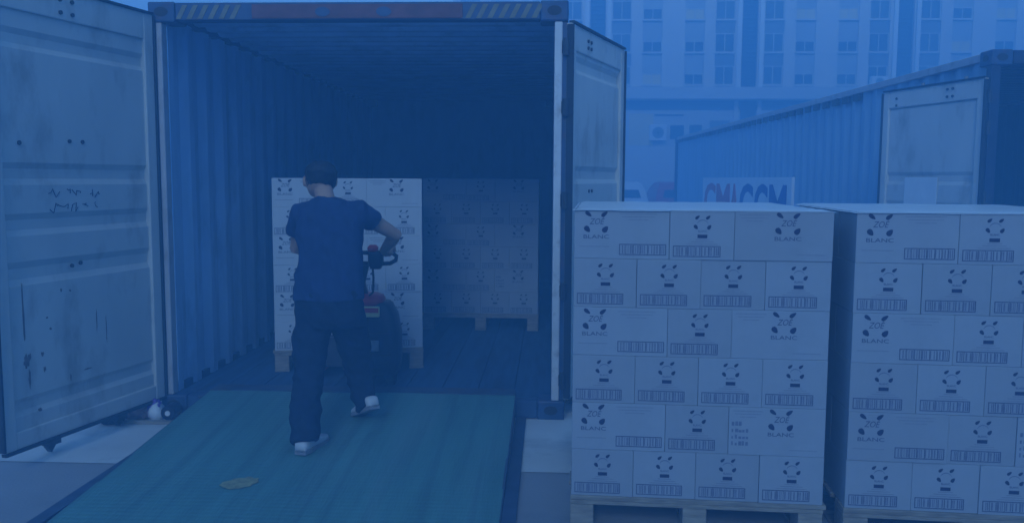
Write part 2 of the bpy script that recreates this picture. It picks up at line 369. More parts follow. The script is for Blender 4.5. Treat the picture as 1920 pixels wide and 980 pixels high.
# header plate, dents and hazard stripes
MB().box(.62, 1.86, -.006, -.001, C1_H-.10, C1_H-.018).build('header_plate', 'header_red', hd1, bevel=.002)
for dx in (1.04, 1.40):
    k = MB(); k.prism(oval(dx, C1_H-.062, .045, .028, 12), 'y', -.010, -.004); k.build('added_dent_oval', 'frame_blue', hd1)  # dark ovals added in place of dents in the header
for xs, n in ((.165, 6), (1.875, 7)):
    for i in range(n):
        st = MB(); x = xs + i*.064
        st.prism([(x, C1_H-.10), (x+.030, C1_H-.10), (x+.072, C1_H-.02), (x+.042, C1_H-.02)], 'y', -.003, -.0005)
        st.build('hazard_stripe', 'yellow' if i % 1 == 0 else 'black', hd1)
# doors
dl = make_door(c1, 1.17, 2.285, -1, 'door_paint', {'bolts': [(.62, 2.17), (.70, 2.17), (.62, 2.235), (.70, 2.235), (1.08, 2.18), (1.14, 2.24), (.98, 1.50), (.66, 1.52), (.57, 1.52), (.62, .88), (.68, .87)]})
dl.location = (.030, -.015, .112)
ang = math.atan2(-1.08, -.255)          # direction of the leaf in plan
dl.rotation_euler = (0, 0, ang - math.pi)
tag(dl, 'scuffed cream door leaf standing open towards the camera with handwriting')
dr = make_door(c1, 1.13, 2.225, 1, 'door_paint', {'bolts': [(.30, 2.12), (.36, 2.12), (.30, 2.16), (.36, 2.16), (.4, 1.25), (.46, 1.25)]}, )
dr.location = (C1_W+.028, .0, .125)
dr.rotation_euler = (0, 0, math.atan2(1.04, .385))
tag(dr, 'cream door leaf folded back along the container side')
# scribbled handwriting, rust run and scrapes on the left leaf (local x is negative, inner face at y=.018)
def strokes(parent, paths, rad, m, name, y=.0165):
    for p in paths:
        t = MB(); t.tube([(a, y, b) for a, b in p], rad, 5); t.build(name, m, parent)
rs = random.Random(3)
for row, z in ((0, 1.250), (1, 1.175)):
    for i in range(5):
        x = -.46 - i*.070 - row*.02
        pts = [(x, z+rs.uniform(-.012, .012))]
        for k in range(4): pts.append((pts[-1][0]+rs.uniform(-.030, .014), z+rs.uniform(-.026, .026)))
        strokes(dl, [pts], .0022, 'ink', 'handwriting')
def blotch(parent, cx, cz, rx, rz, m, name, y=.0165, n=16, rnd=rs):
    pts = []
    for i in range(n):
        k = rnd.uniform(.6, 1.25); pts.append((cx+rx*k*math.cos(2*math.pi*i/n), cz+rz*k*math.sin(2*math.pi*i/n)))
    t = MB(); t.prism(pts, 'y', y, y+.003); return t.build(name, m, parent)
for cx, cz, rx, rz in ((-1.005, .66, .006, .14), (-1.0, .42, .02, .035), (-.98, .44, .01, .02), (-.985, .33, .008, .05), (-.90, .44, .010, .012), (-.89, .36, .008, .015),
                       (-.86, .62, .006, .005), (-.84, .56, .008, .006), (-.76, .75, .006, .008), (-.70, .74, .006, .007), (-.72, .28, .006, .02), (-.60, .30, .03, .004), (-.93, .16, .012, .008), (-.45, .5, .003, .08), (-.52, .55, .003, .06)):
    blotch(dl, cx, cz, rx, rz, 'rust', 'rust_mark')

# --- the blue container on the right
c2, C2_W, hd2 = make_container('shipping_container', 3.36, 6.78, R(1.7), 13.72, 2.45, None, 'wall2', 'frame_blue', 'frame_navy')
tag(c2, 'bright blue shipping container with white lettered panel behind the pallets on the right', 'container')
for o in c2.children:
    if o.name.startswith(('corner_post', 'post_recess', 'header', 'sill')): o.data.materials[0] = M['frame_navy']
    if o.name.startswith('top_rail'): o.data.materials[0] = M['post_grey']
d2 = make_door(c2, 1.20, 2.12, -1, 'door_paint', {'bolts': [(.34, 2.01), (.40, 2.01), (.34, 2.07), (.40, 2.07), (1.02, 2.05), (1.02, 1.99)]})
d2.location = (-.03, .02, .12)
d2.rotation_euler = (0, 0, math.atan2(1.14, -.32) - math.pi - R(1.7))
tag(d2, 'cream door leaf folded back over the blue side wall')
pl = MB().box(.42, .82, .012, .016, 1.02, 1.36).build('notice_sheet', 'white', d2)
pl.location = (-1.30, 0, 0.0)
# holes along the top rail (dark slots)
for i in range(34):
    MB().box(-.004, .03, 2.6+i*.32, 2.76+i*.32, 2.30, 2.372).build('rail_slot', 'black', c2)
# lettered panel on the blue wall (local y along the wall)
sgn = MB().box(-.012, .034, 4.75, 10.4, .60, 1.49).build('lettered_panel', 'white', c2)
def text_mesh(txt, size, ext=.002, shear=0.0, bold=0.0, width=None, center=True):
    cu = bpy.data.curves.new('lettering', 'FONT'); cu.body = txt; cu.size = size; cu.extrude = ext; cu.offset = bold; cu.shear = shear
    cu.align_x = 'CENTER' if center else 'LEFT'; cu.resolution_u = 3
    o = bpy.data.objects.new('lettering', cu); COL.objects.link(o)
    dg = bpy.context.evaluated_depsgraph_get(); dg.update()
    me = bpy.data.meshes.new_from_object(o.evaluated_get(dg)); bpy.data.objects.remove(o)
    if width:
        xs = [v.co.x for v in me.vertices]; k = width/(max(xs)-min(xs))
        for v in me.vertices: v.co.x *= k
    return me
for ch, y0, y1, m in (('C', 9.25, 10.2, 'logo_red'), ('M', 8.15, 9.15, 'logo_red'), ('A', 7.55, 8.10, 'logo_red'), ('C', 6.65, 7.45, 'logo_blue'), ('G', 5.85, 6.55, 'logo_blue'), ('M', 4.95, 5.75, 'logo_blue')):
    me = text_mesh(ch, .64/.7, .004, bold=.02, width=y1-y0)
    xs = [v.co.x for v in me.vertices]; mid = (max(xs)+min(xs))/2
    for v in me.vertices: v.co.x -= mid
    o = link('letter', me, m, sgn); o.rotation_euler = (R(90), 0, R(-90)); o.location = (-.018, (y0+y1)/2, .74)

# ------------------------------------------------------------------ ramp
ramp = empty('loading_ramp', (-1.145, 5.12, 0))
tag(ramp, 'worn green loading ramp sloping up into the open container', 'ramp')
hw = .945; ys, ye = 0.0, -2.0; zt, zb = .142, -.004
nseg = 20; nx = 24; mb = MB(); g = []
for j in range(nseg+1):
    t = j/nseg; y = ys + (ye-ys)*t; z = .140 - .073*(-y)
    for i in range(nx+1):
        x = -hw + 2*hw*i/nx
        mb.v.append((x, y, z + .0035*mnoise.noise(Vector((x*2, y*1.3, 0))) - .003*abs(2*i/nx-1)**6))
for j in range(nseg):
    for i in range(nx):
        a = j*(nx+1)+i; mb.f.append((a, a+1, a+nx+2, a+nx+1))
deck = mb.build('deck', 'ramp', ramp, smooth=True)
for sx in (-1, 1):
    x = sx*hw
    k = MB(); k.prism([(0, .136), (0, .04), (-1.80, .0), (-2.0, .0), (-2.0, -.0001+.004), (-1.9, .003)][:3] + [(-1.86, .0)], 'x', x-.006, x+.006)
    k.build('side_plate', 'ramp_side', ramp)
    k = MB(); k.prism([(0, .02), (0, .0), (-1.9, .0), (-1.9, .02)], 'x', x+sx*.008 if sx > 0 else x-.07, x+.07 if sx > 0 else x-.008)
    k.build('base_flange', 'ramp_side', ramp)
MB().box(-hw, hw, -.02, .12, .137, .143).build('lip', 'ramp_side', ramp)

# ------------------------------------------------------------------ pallets and cartons
SW, LW, CH = .2525, .3787, .1965
def pallet_parts():
    P = []
    W, D = 1.02, 1.14
    for i in range(3):
        x = (0, W/2-.05, W-.10)[i]
        P.append(('bottom_board', (x, x+.10, 0, D, 0, .016)))
        for yy in (0, D/2-.07, D-.14): P.append(('block', (x+.002, x+.098, yy+.002, yy+.138, .016, .112)))
    for yy in (0, D/2-.07, D-.14): P.append(('stringer_board', (0, W, yy, yy+.14, .112, .130)))
    n = 7; bw = .125; gap = (D-n*bw)/(n-1)
    for i in range(n): P.append(('deck_board', (-.004, W+.004, i*(bw+gap)-.002, i*(bw+gap)+bw, .130, .150)))
    return [(n, MB().box(*b).mesh(n, bevel=.003)) for n, b in P]
PAL = pallet_parts()
for n, me in PAL: me.materials.append(M['pallet'])
def place_pallet(loc, rz, label):
    p = empty('wooden_pallet', loc, rz)
    for n, me in PAL:
        o = link(n, me, None, p)
        if n == 'deck_board': o.location = (random.uniform(-.006, .006), 0, 0)
    tag(p, label, 'pallet', 'wooden pallets under the cartons'); return p

def carton_mesh(w, d, h, m):
    e = .0004
    me = MB().box(e, w-e, e, d-e, 0, h-e).mesh('carton', bevel=.0025, seg=2); me.materials.append(M[m]); return me
CM = {(k, m): carton_mesh(*((SW, LW) if k == 'S' else (LW, SW)), CH, m) for k in 'SL' for m in ('carton', 'carton_b', 'carton_w')}

# printing: flat ink on the front face, as thin meshes
def petal(mb, cx, cz, a, l, wd, y):
    pts = []
    for i in range(10):
        t = 2*math.pi*i/10; u_ = math.cos(t)*l; v_ = math.sin(t)*wd*(1-.35*math.cos(t))
        pts.append((cx+u_*math.cos(a)-v_*math.sin(a), cz+u_*math.sin(a)+v_*math.cos(a)))
    mb.prism(pts, 'y', y, y+.0012)
def rect(mb, x0, x1, z0, z1, y=-.0004): mb.box(x0, x1, y, y+.0012, z0, z1)
def frame(mb, x0, x1, z0, z1, t=.0022):
    rect(mb, x0, x1, z0, z0+t); rect(mb, x0, x1, z1-t, z1); rect(mb, x0, x0+t, z0+t, z1-t); rect(mb, x1-t, x1, z0+t, z1-t)
def text_into(mb, txt, size, cx, z, shear=0, bold=0, width=None, y=-.0004):
    me = text_mesh(txt, size, .0006, shear, bold, width)
    mb.add([(v.co.x+cx, y+.0006+v.co.z*-1, v.co.y+z) for v in me.vertices], [tuple(p.vertices) for p in me.polygons])
def barcode_panel(x0, x1, z0, z1, seed):
    """framed row of cells with fine marks"""
    a = MB(); frame(a, x0, x1, z0, z1, .0032); q = random.Random(seed); x = x0+.012
    cells = [.14, .30, .44, .60, .74, .86]
    for c in cells: rect(a, x0+(x1-x0)*c, x0+(x1-x0)*c+.0018, z0+.002, z1-.002)
    b = MB()
    while x < x1-.010:
        wv = q.uniform(.002, .006); rect(b, x, x+wv, z0+.006, z1-.006, -.0003); x += wv+q.uniform(.002, .012)
    return a, b
def print_short():
    cx = .128; hi = CH
    dk = MB()
    for sx in (-1, 1):
        petal(dk, cx+sx*.021, hi*.86, sx*-.7 if sx < 0 else .7, .0105, .0055, -.0004)
        petal(dk, cx+sx*.026, hi*.665, sx*.9, .0105, .0068, -.0004)
    rect(dk, cx-.019, cx+.019, hi*.445-.0005, hi*.445+.0135)
    md = MB()
    arc = [(cx+.022*math.cos(t), hi*.70+.020*math.sin(t)) for t in [math.pi*(.12+.76*i/8) for i in range(9)]]
    for p, q in zip(arc, arc[1:]): md.prism([p, (p[0], p[1]+.003), (q[0], q[1]+.003), q], 'y', -.0004, .0008)
    text_into(md, 'BLANC', .011, cx, hi*.565, bold=.0002)
    a, b = barcode_panel(.014, .200, .012, .056, 4)
    pa = MB()
    for i, wv in enumerate((.05, .08, .11)): rect(pa, cx-wv*.55, cx+wv*.55, hi*.405-i*.009, hi*.405-i*.009+.003)
    md2 = MB(); md2.add(b.v, b.f)
    return [('printed_emblem', dk, 'ink'), ('printed_text', md, 'ink_mid'), ('printed_code', md2, 'ink_mid'), ('printed_frame', a, 'ink_text'), ('printed_lines', pa, 'ink_pale')]
def print_long(kind):
    cx = .088 if kind == 'A' else .205; hi = CH
    dk = MB()
    for sx in (-1, 1):
        petal(dk, cx+sx*.032, hi*.93-.004, -.65 if sx < 0 else .65, .0155, .0075, -.0004)
        petal(dk, cx+sx*.036, hi*.60, .85 if sx > 0 else -.85, .015, .0105, -.0004)
    tx = MB()
    text_into(tx, 'ZO\u00c9', .034, cx, hi*.70, shear=.3, width=.060)
    text_into(tx, 'BLANC', .022, cx, hi*.41, width=.102)
    out = [('printed_emblem', dk, 'ink'), ('printed_text', tx, 'ink_text')]
    pa = MB()
    for i, wv in enumerate((.15, .13, .08)):
        c0 = .255 if kind == 'A' else .075
        rect(pa, c0-wv*.5 if kind == 'A' else c0-wv*.4, c0+wv*.5 if kind == 'A' else c0+wv*.4, hi*.91-i*.012, hi*.91-i*.012+.003)
    rect(pa, .02, .14, hi*.24, hi*.24+.003) if kind == 'A' else rect(pa, .24, .35, hi*.12, hi*.12+.003)
    out.append(('printed_lines', pa, 'ink_pale'))
    if kind == 'A':
        a, b = barcode_panel(.180, .366, .016, .060, 9); out += [('printed_frame', a, 'ink_text'), ('printed_code', b, 'ink_mid')]
    return out
def fix(lst): 
    o = []
    for n, mb, m in lst:
        me = mb.mesh(n); me.materials.append(M[m]); o.append((n, me))
    return o
PR = {'S': fix(print_short()), 'A': fix(print_long('A')), 'B': fix(print_long('B'))}
stk = MB(); q = random.Random(5)
for i in range(4):
    zz = .12-i*.027
    for k in range(5):
        x = .012+k*.014
        if i == 0 and k > 2: continue
        stk.box(x, x+q.uniform(.006, .012), -.0004, .0008, zz, zz+q.uniform(.008, .018))
STK = stk.mesh('printed_block'); STK.materials.append(M['ink_mid'])
TAPE_S = MB().box(SW/2-.024, SW/2+.024, .002, LW-.002, CH-.0012, CH-.0004).mesh('tape'); TAPE_S.materials.append(M['tape'])
TAPE_L = MB().box(.002, LW-.002, SW/2-.024, SW/2+.024, CH-.0012, CH-.0004).mesh('tape'); TAPE_L.materials.append(M['tape'])
ORD = ['first', 'second', 'third', 'fourth']; ROWN = ['top', 'second', 'third', 'fourth', 'fifth', 'bottom']

def stack(loc, rz, where, group, seed, wrapped_bright=False):
    rr = random.Random(seed)
    mw = Matrix.Translation(loc) @ Matrix.Rotation(rz, 4, 'Z')
    for row in range(6):                     # 0 = top
        lv = 5-row; z = lv*CH
        A = row % 2 == 0                     # rows with the long cartons at both ends
        items = []                           # kind, print, x, y, rot, front index
        if A:
            items += [('L', 'A', 0, 0, 0), ('S', 'S', LW, 0, 1), ('L', 'B', LW+SW, 0, 2)]
            for k in range(1, 4):
                items += [('L', None, 0, k*SW+.004*k, f'{ORD[k]} back on the left side'), ('L', None, LW+SW, k*SW+.004*k, f'{ORD[k]} back on the right side')]
            if row == 0: items += [('S', None, LW, LW, 'second back in the middle'), ('S', None, LW, 2*LW, 'third back in the middle')]
        else:
            items += [('S', 'S', i*SW, 0, i) for i in range(4)]
            for k in (1, 2): items += [('S', None, 0, k*LW, f'{ORD[k]} back on the left side'), ('S', None, 3*SW, k*LW, f'{ORD[k]} back on the right side')]
        for kind, pr, x, y, idx in items:
            me = CM[(kind, 'carton_w' if wrapped_bright else ('carton' if rr.random() < .6 else 'carton_b'))]
            o = link('carton', me, None)
            jx, jy, ja = rr.uniform(-.0003, .0003), rr.uniform(-.004, .003), rr.uniform(-.003, .003)
            o.matrix_world = mw @ Matrix.Translation((x+jx, y+jy, z)) @ Matrix.Rotation(ja, 4, 'Z')
            rown = ROWN[row] + (' row' if row in (0, 5) else ' row down')
            if isinstance(idx, int):
                n = 3 if A else 4
                pos = f'{ORD[idx]} from left' if 0 < idx < n-1 else ('leftmost' if idx == 0 else 'rightmost')
                tag(o, f'white carton, {pos} in the {rown} of {where}', 'carton', group)
            else:
                tag(o, f'white carton, {idx}, {rown}, {where}', 'carton', group)
            if pr:
                for nme, pm in PR[pr]: link(nme, pm, None, o)['kind'] = 'stuff'
                if pr == 'B' and row == 4: link('printed_block', STK, None, o)['kind'] = 'stuff'
            if row == 0: link('tape', TAPE_S if kind == 'S' else TAPE_L, None, o)
    return mw

def top_sheet(mw, label, seed):
    """thin crumpled plastic sheet laid over a stack"""
    n, m_ = 26, 28; mb = MB(); W, D = 1.02, 1.15
    for j in range(m_+1):
        for i in range(n+1):
            x = -.008 + (W+.010)*i/n; y = -.006 + D*j/m_
            h = 6*CH + .003 + .0035*abs(mnoise.noise(Vector((x*6+seed, y*6, 1)))) + .003*abs(mnoise.noise(Vector((x*17, y*17+seed, 1))))
            if i in (0, n) or j in (0, m_): h -= .008
            mb.v.append((x, y, h))
    for j in range(m_):
        for i in range(n):
            a = j*(n+1)+i; mb.f.append((a, a+1, a+n+2, a+n+1))
    o = mb.build('plastic_sheet', 'film', smooth=True); o.matrix_world = mw
    tag(o, label, 'sheet', 'plastic top sheets')

def loaded(x, y, z, rz, where, plabel, group, seed, sheet=None, wrapped_bright=False):
    rot = Matrix.Rotation(rz, 4, 'Z')
    off = rot @ Vector((-.005, -.002, 0))
    place_pallet((x+off.x, y+off.y, z), rz, plabel)
    mw = stack((x, y, z+.1502), rz, where, group, seed, wrapped_bright)
    if sheet: top_sheet(mw, sheet, seed)

loaded(.100, 3.435, .0, R(-3.2), 'the near stack by container', 'pallet under the near carton stack beside the container', 'cartons of the near left stack', 11, 'crinkled clear plastic sheet over the near stack beside the container')
loaded(1.188, 3.355, .0, R(-4.0), 'the near stack at right', 'pallet under the near carton stack at the right edge', 'cartons of the near right stack', 12, 'crinkled clear plastic sheet over the near stack at the right')
loaded(-1.875, 5.70, .118, R(11), 'the stack before the man', 'pallet being pushed into the container by the walking man', 'cartons of the pushed stack', 13, wrapped_bright=True)
loaded(-1.105, 7.42, .118, R(0), 'the dim stack deep inside', 'pallet under the dim stack deep inside the container', 'cartons of the stack inside', 14)

# ------------------------------------------------------------------ pallet truck
tr = empty('pallet_truck', (-1.13, 5.42, .118)); TX, TY, TZ = -1.13, 5.42, .118
tag(tr, 'black and red electric pallet truck held by the walking man', 'pallet truck')
def tb(*b): return MB().box(b[0]-TX, b[1]-TX, b[2]-TY, b[3]-TY, b[4]-TZ, b[5]-TZ)
body = MB()
sec = [(.20, .165, .13), (.30, .175, .14), (.46, .172, .14), (.58, .150, .13), (.64, .118, .11), (.66, .10, .095)]
body.loft([ring((0, 0, z-TZ), a, b, 24, 5) for z, a, b in sec]); body.build('body', 'truck_black', tr, smooth=True)
cv = MB(); cv.loft([ring((-.045, -.01, z-TZ), a, b, 24, 4) for z, a, b in ((.64, .115, .10), (.675, .118, .102), (.70, .105, .09), (.715, .07, .06))]); cv.build('red_cover', 'truck_red', tr, smooth=True)
dp = MB().box(-.045, .065, -.152, -.125, .578-TZ, .645-TZ).build('data_plate', 'panel_y', tr, bevel=.004)
MB().box(-.040, .060, -.154, -.1515, .607-TZ, .637-TZ).build('plate_stripe', 'truck_red', dp)
ml = MB(); ml.tube([(-.05, -.02, .70-TZ), (-.045, -.12, .80-TZ), (.02, -.30, .93-TZ)], (.022, .020, .02), 10); ml.build('tiller_arm', 'truck_black', tr, smooth=True)
# tiller head: hub with a closed loop grip each side
hx, hy, hz = -1.045-TX, 5.09-TY, .965-TZ
hub = MB(); hub.loft([ring((hx, hy, hz+z), a, b, 16, 4) for z, a, b in ((-.06, .03, .03), (-.03, .045, .04), (.03, .045, .04), (.05, .03, .03))]); ho = hub.build('tiller_head', 'truck_black', tr, smooth=True)
rb = MB(); rb.loft([ring((hx-.015, hy-.01, hz+z), a, b, 14, 3) for z, a, b in ((.045, .03, .03), (.07, .033, .032), (.085, .02, .02))]); rb.build('red_button', 'truck_red', ho, smooth=True)
for sx in (-1, 1):
    lp = MB(); lp.tube([(hx+sx*.03, hy, hz-.03), (hx+sx*.09, hy-.01, hz-.025), (hx+sx*.125, hy-.02, hz-.005), (hx+sx*.13, hy-.025, hz+.02), (hx+sx*.10, hy-.02, hz+.04), (hx+sx*.03, hy, hz+.035)], .013, 10)
    lp.build('grip', 'truck_black', ho, smooth=True)
for zz in (.33, .47): MB().box(-.125, .125, -.1435, -.135, zz-TZ, zz+.006-TZ).build('panel_seam', 'dark_steel', tr)
MB().box(-.02, .06, -.148, -.136, .36-TZ, .43-TZ).build('battery_latch', 'steel', tr, bevel=.003)
k = MB(); k.tube([(-.02, -.06, .70-TZ), (.03, -.16, .74-TZ), (.05, -.24, .84-TZ), (.06, -.31, .92-TZ)], .007, 6); k.build('cable', 'gasket', tr, smooth=True)
for fx in (-.50, -.08):
    tb(TX+fx, TX+fx+.14, 5.50, 6.65, .165, .205).build('fork', 'truck_red', tr, bevel=.006)
tb(TX-.40, TX+.12, 5.50, 5.56, .205, .40).build('fork_carriage', 'dark_steel', tr, bevel=.006)
for wx in (-.13, .09):
    wl = MB(); wl.tube([(wx, -.02, .075), (wx+.05, -.02, .075)], .075, 20); wl.build('wheel', 'tyre', tr, smooth=False)

# ------------------------------------------------------------------ the walking man
per = empty('person', (-1.12, 4.38, .085)); PB = Vector((-1.12, 4.38, .085))
tag(per, 'man seen from behind in navy t-shirt and dark trousers pushing the pallet truck', 'person')
L_ = lambda p: Vector(p) - PB
def ptube(mb, pts, rad, n=14): mb.tube([L_(p) for p in pts], rad, n)
# body: head, neck, arms, hands, legs as one continuous skin
b = MB()
hc = Vector((-1.272, 4.705, 1.440)); HS = 1.12
hrings = []
for t, rx, ry, dy in ((-.098, .030, .036, .030), (-.085, .048, .056, .024), (-.06, .060, .072, .012), (-.03, .068, .083, .002), (0, .073, .090, 0), (.03, .074, .092, -.002), (.055, .069, .086, -.002), (.075, .055, .070, 0), (.089, .03, .04, 0)):
    hrings.append(ring(L_((hc.x+dy*-.5, hc.y+dy, hc.z+t)), rx*HS, ry*HS, 18, 2.1, tilt=.0, yaw=.35))
b.loft(hrings)
ptube(b, [(-1.215, 4.60, 1.27), (-1.222, 4.62, 1.33), (-1.25, 4.675, 1.39)], (.062, .053, .051))
for dx, dy in ((-.083, -.02), (.080, .02)):       # ears
    b.loft([ring(L_((hc.x+dx, hc.y+dy, hc.z-.012+z)), a, c, 10, 2) for z, a, c in ((-.028, .006, .008), (-.012, .010, .016), (.012, .012, .020), (.026, .007, .011))])
ptube(b, [(-1.313, 4.795, 1.41), (-1.318, 4.82, 1.392), (-1.313, 4.81, 1.375)], (.008, .013, .010), 8)    # nose
ptube(b, [(-1.288, 4.79, 1.358), (-1.308, 4.80, 1.358), (-1.328, 4.79, 1.358)], (.006, .009, .006), 8)     # mouth
# torso core and legs
b.loft([ring(L_((x, y, z)), rx, ry, 20, 2.4) for x, y, z, rx, ry in ((-1.17, 4.50, .66, .13, .10), (-1.175, 4.51, .80, .15, .105), (-1.18, 4.53, .95, .14, .095), (-1.185, 4.56, 1.12, .15, .10), (-1.19, 4.585, 1.24, .155, .09), (-1.205, 4.60, 1.30, .10, .07))])
ptube(b, [(-1.25, 4.49, .72), (-1.27, 4.42, .41), (-1.222, 4.168, .16)], (.075, .055, .034))
ptube(b, [(-1.085, 4.51, .72), (-1.060, 4.64, .42), (-1.012, 4.60, .215)], (.075, .055, .038))
shR, elR, wrR = (-1.035, 4.60, 1.262), (-.868, 4.80, 1.128), (-.985, 5.005, 1.022)
shL, elL, wrL = (-1.345, 4.60, 1.255), (-1.425, 4.73, 1.055), (-1.25, 4.985, 1.005)
for sh, el, wr in ((shR, elR, wrR), (shL, elL, wrL)):
    m1 = Vector(sh).lerp(Vector(el), .5); m2 = Vector(el).lerp(Vector(wr), .35)
    ptube(b, [sh, m1, el, m2, wr], (.052, .043, .035, .038, .023))
# hands closed on the two grips
def hand(mb, wr, gx, gy, gz, s):
    wr = Vector(wr); g = Vector((gx, gy, gz))
    pc = wr.lerp(g, .62)
    ptube(mb, [wr, wr.lerp(g, .35), pc, wr.lerp(g, .85)], ((.024, .020), (.034, .019), (.038, .018), (.034, .015)), 12)
    for k, ln in enumerate((.95, 1.05, 1.0, .82)):
        o = (k-1.5)*.017
        base = g + Vector((s*o*.6, o*.2, .010+o*.55))
        ptube(mb, [base + Vector((-.0, -.018, .012)), base + Vector((0, .012*ln, .020)), base + Vector((0, .032*ln, .004)), base + Vector((0, .026*ln, -.018))], (.0095, .009, .0085, .0075), 8)
    ptube(mb, [pc + Vector((-s*.026, 0, .008)), pc + Vector((-s*.042, .022, -.004)), g + Vector((-s*.030, .012, -.020))], (.012, .010, .009), 8)
hand(b, wrR, -.945, 5.062, 1.000, 1)
hand(b, wrL, -1.150, 5.062, 1.000, -1)
body_me = remesh(b, .0065, 3, name='body'); link('body', body_me, 'skin', per)
# t-shirt
t = MB()
t.loft([ring(L_((x, y, z)), rx, ry, 28, p) for x, y, z, rx, ry, p in (
    (-1.182, 4.505, .805, .188, .135, 2.6), (-1.180, 4.510, .87, .182, .130, 2.6), (-1.178, 4.525, .97, .170, .122, 2.6), (-1.180, 4.545, 1.07, .168, .122, 2.7),
    (-1.185, 4.565, 1.16, .176, .124, 2.8), (-1.190, 4.580, 1.235, .178, .112, 2.8), (-1.197, 4.590, 1.290, .150, .094, 2.5), (-1.208, 4.597, 1.325, .098, .075, 2.2), (-1.215, 4.602, 1.343, .070, .062, 2.0))])
ptube(t, [(-1.09, 4.595, 1.262), (-1.035, 4.60, 1.262), (-.995, 4.645, 1.232), (-.968, 4.675, 1.212)], (.068, .070, .064, .060), 18)
ptube(t, [(-1.29, 4.595, 1.258), (-1.345, 4.60, 1.250), (-1.380, 4.635, 1.195), (-1.395, 4.665, 1.150)], (.068, .069, .062, .058), 18)
sh_me = remesh(t, .007, 5, amp=.022, fscale=9, name='t_shirt', stretch=(1.3, 1, .8), ridge=True); link('t_shirt', sh_me, 'shirt', per)
# trousers: loose, stacking at the ankles
t = MB()
t.loft([ring(L_((x, y, z)), rx, ry, 28, 2.5) for x, y, z, rx, ry in ((-1.175, 4.50, .86, .165, .115), (-1.176, 4.50, .78, .180, .128), (-1.174, 4.495, .71, .186, .128), (-1.17, 4.495, .655, .178, .115))])
t.tube([L_(p) for p in ((-1.262, 4.49, .72), (-1.272, 4.465, .58), (-1.275, 4.42, .42), (-1.255, 4.29, .29), (-1.225, 4.165, .180), (-1.218, 4.145, .128))], (.098, .096, .082, .078, .074, .070), 20)
t.tube([L_(p) for p in ((-1.085, 4.505, .72), (-1.072, 4.57, .58), (-1.060, 4.635, .43), (-1.040, 4.635, .30), (-1.015, 4.605, .205), (-1.003, 4.593, .180))], (.098, .094, .080, .070, .062, .058), 20)
tr_me = remesh(t, .007, 4, amp=.020, fscale=8, name='trousers', stretch=(.9, .9, 1.7), ridge=True); link('trousers', tr_me, 'trousers', per)
# hair: cap with a slightly ragged edge over the back of the head
t = MB(); hr = []
for tz, rx, ry in ((-.045, .060, .070), (-.02, .073, .088), (.01, .079, .096), (.04, .080, .097), (.065, .072, .088), (.085, .056, .070), (.098, .030, .038)):
    hr.append(ring(L_((hc.x+.006, hc.y-.012-(.0 if tz > -.03 else .01), hc.z+tz)), rx*HS, ry*HS, 22, 2.1, tilt=-.35 if tz < .03 else -.1, yaw=.35))
t.loft(hr)
hm = remesh(t, .007, 3, amp=.006, fscale=30, name='hair', stretch=(1, 1, 1)); link('hair', hm, 'hair', per)
# shoes
def shoe(ankle, yaw, pitch, name='shoe'):
    mw = Matrix.Translation(L_(ankle)) @ Matrix.Rotation(yaw, 4, 'Z') @ Matrix.Rotation(pitch, 4, 'X')
    s = MB()
    rings = []
    for y, hw_, z0, z1 in ((-.088, .026, .012, .058), (-.080, .033, .012, .074), (-.045, .037, .012, .080), (0, .037, .012, .074), (.05, .040, .014, .062), (.10, .044, .014, .050), (.14, .041, .014, .044), (.165, .028, .016, .036)):
        rg = []
        for j in range(14):
            a = 2*math.pi*j/14; rg.append(mw @ Vector((hw_*math.copysign(abs(math.cos(a))**.55, math.cos(a)), y, (z0+z1)/2 + (z1-z0)/2*math.copysign(abs(math.sin(a))**.6, math.sin(a)))))
        rings.append(rg)
    s.loft(rings); so = s.build(name, 'shoe', per, smooth=True)
    o = MB()
    pts = [(-.030, -.088), (.030, -.088), (.040, -.04), (.040, .04), (.047, .10), (.042, .15), (.024, .175), (-.024, .175), (-.042, .15), (-.046, .10), (-.040, .04), (-.040, -.04)]
    o.add([mw @ Vector((x, y, 0)) for x, y in pts] + [mw @ Vector((x, y, .022)) for x, y in pts], [tuple(range(12))[::-1], tuple(range(12, 24))] + [(i, (i+1) % 12, 12+(i+1) % 12, 12+i) for i in range(12)])
    o.build('sole', 'sole', so)
    lc = MB()
    for k in range(3):
        y = .005+k*.03; lc.tube([mw @ Vector((-.022, y, .082-k*.008)), mw @ Vector((.022, y+.006, .083-k*.008))], .003, 5)
    lc.build('laces', 'white', so)
shoe((-1.215, 4.185, .073), R(-12), R(0))
shoe((-.995, 4.60, .160), R(38), R(-22))

# ------------------------------------------------------------------ litter by the container corner
def bag(name, loc, sz, m, seed, label, cat, parent_extra=None):
    bm = bmesh.new(); bmesh.ops.create_icosphere(bm, subdivisions=4, radius=1)
    for v in bm.verts:
        c = v.co.copy(); k = 1 + .30*mnoise.noise(c*2.1 + Vector((seed, 0, 0))) + .14*mnoise.noise(c*6 + Vector((0, seed, 0)))
        v.co = Vector((c.x*sz[0]*k, c.y*sz[1]*k, max(c.z*sz[2]*k, -sz[2]*.75)))
    me = bpy.data.meshes.new(name); bm.to_mesh(me); bm.free()
    o = link(name, me, m); o.location = (loc[0], loc[1], loc[2]+sz[2]*.75); tag(o, label, cat); return o
bag('crumpled_bag', (-2.465, 4.92, 0.005), (.085, .055, .06), 'brown', 2, 'crumpled brown paper bag on the ground under the cream door', 'bag')
pb = bag('crumpled_bag', (-2.365, 4.93, 0.005), (.045, .045, .065), 'purple', 5, 'purple and white wrapper bag on the ground by the container corner', 'bag')
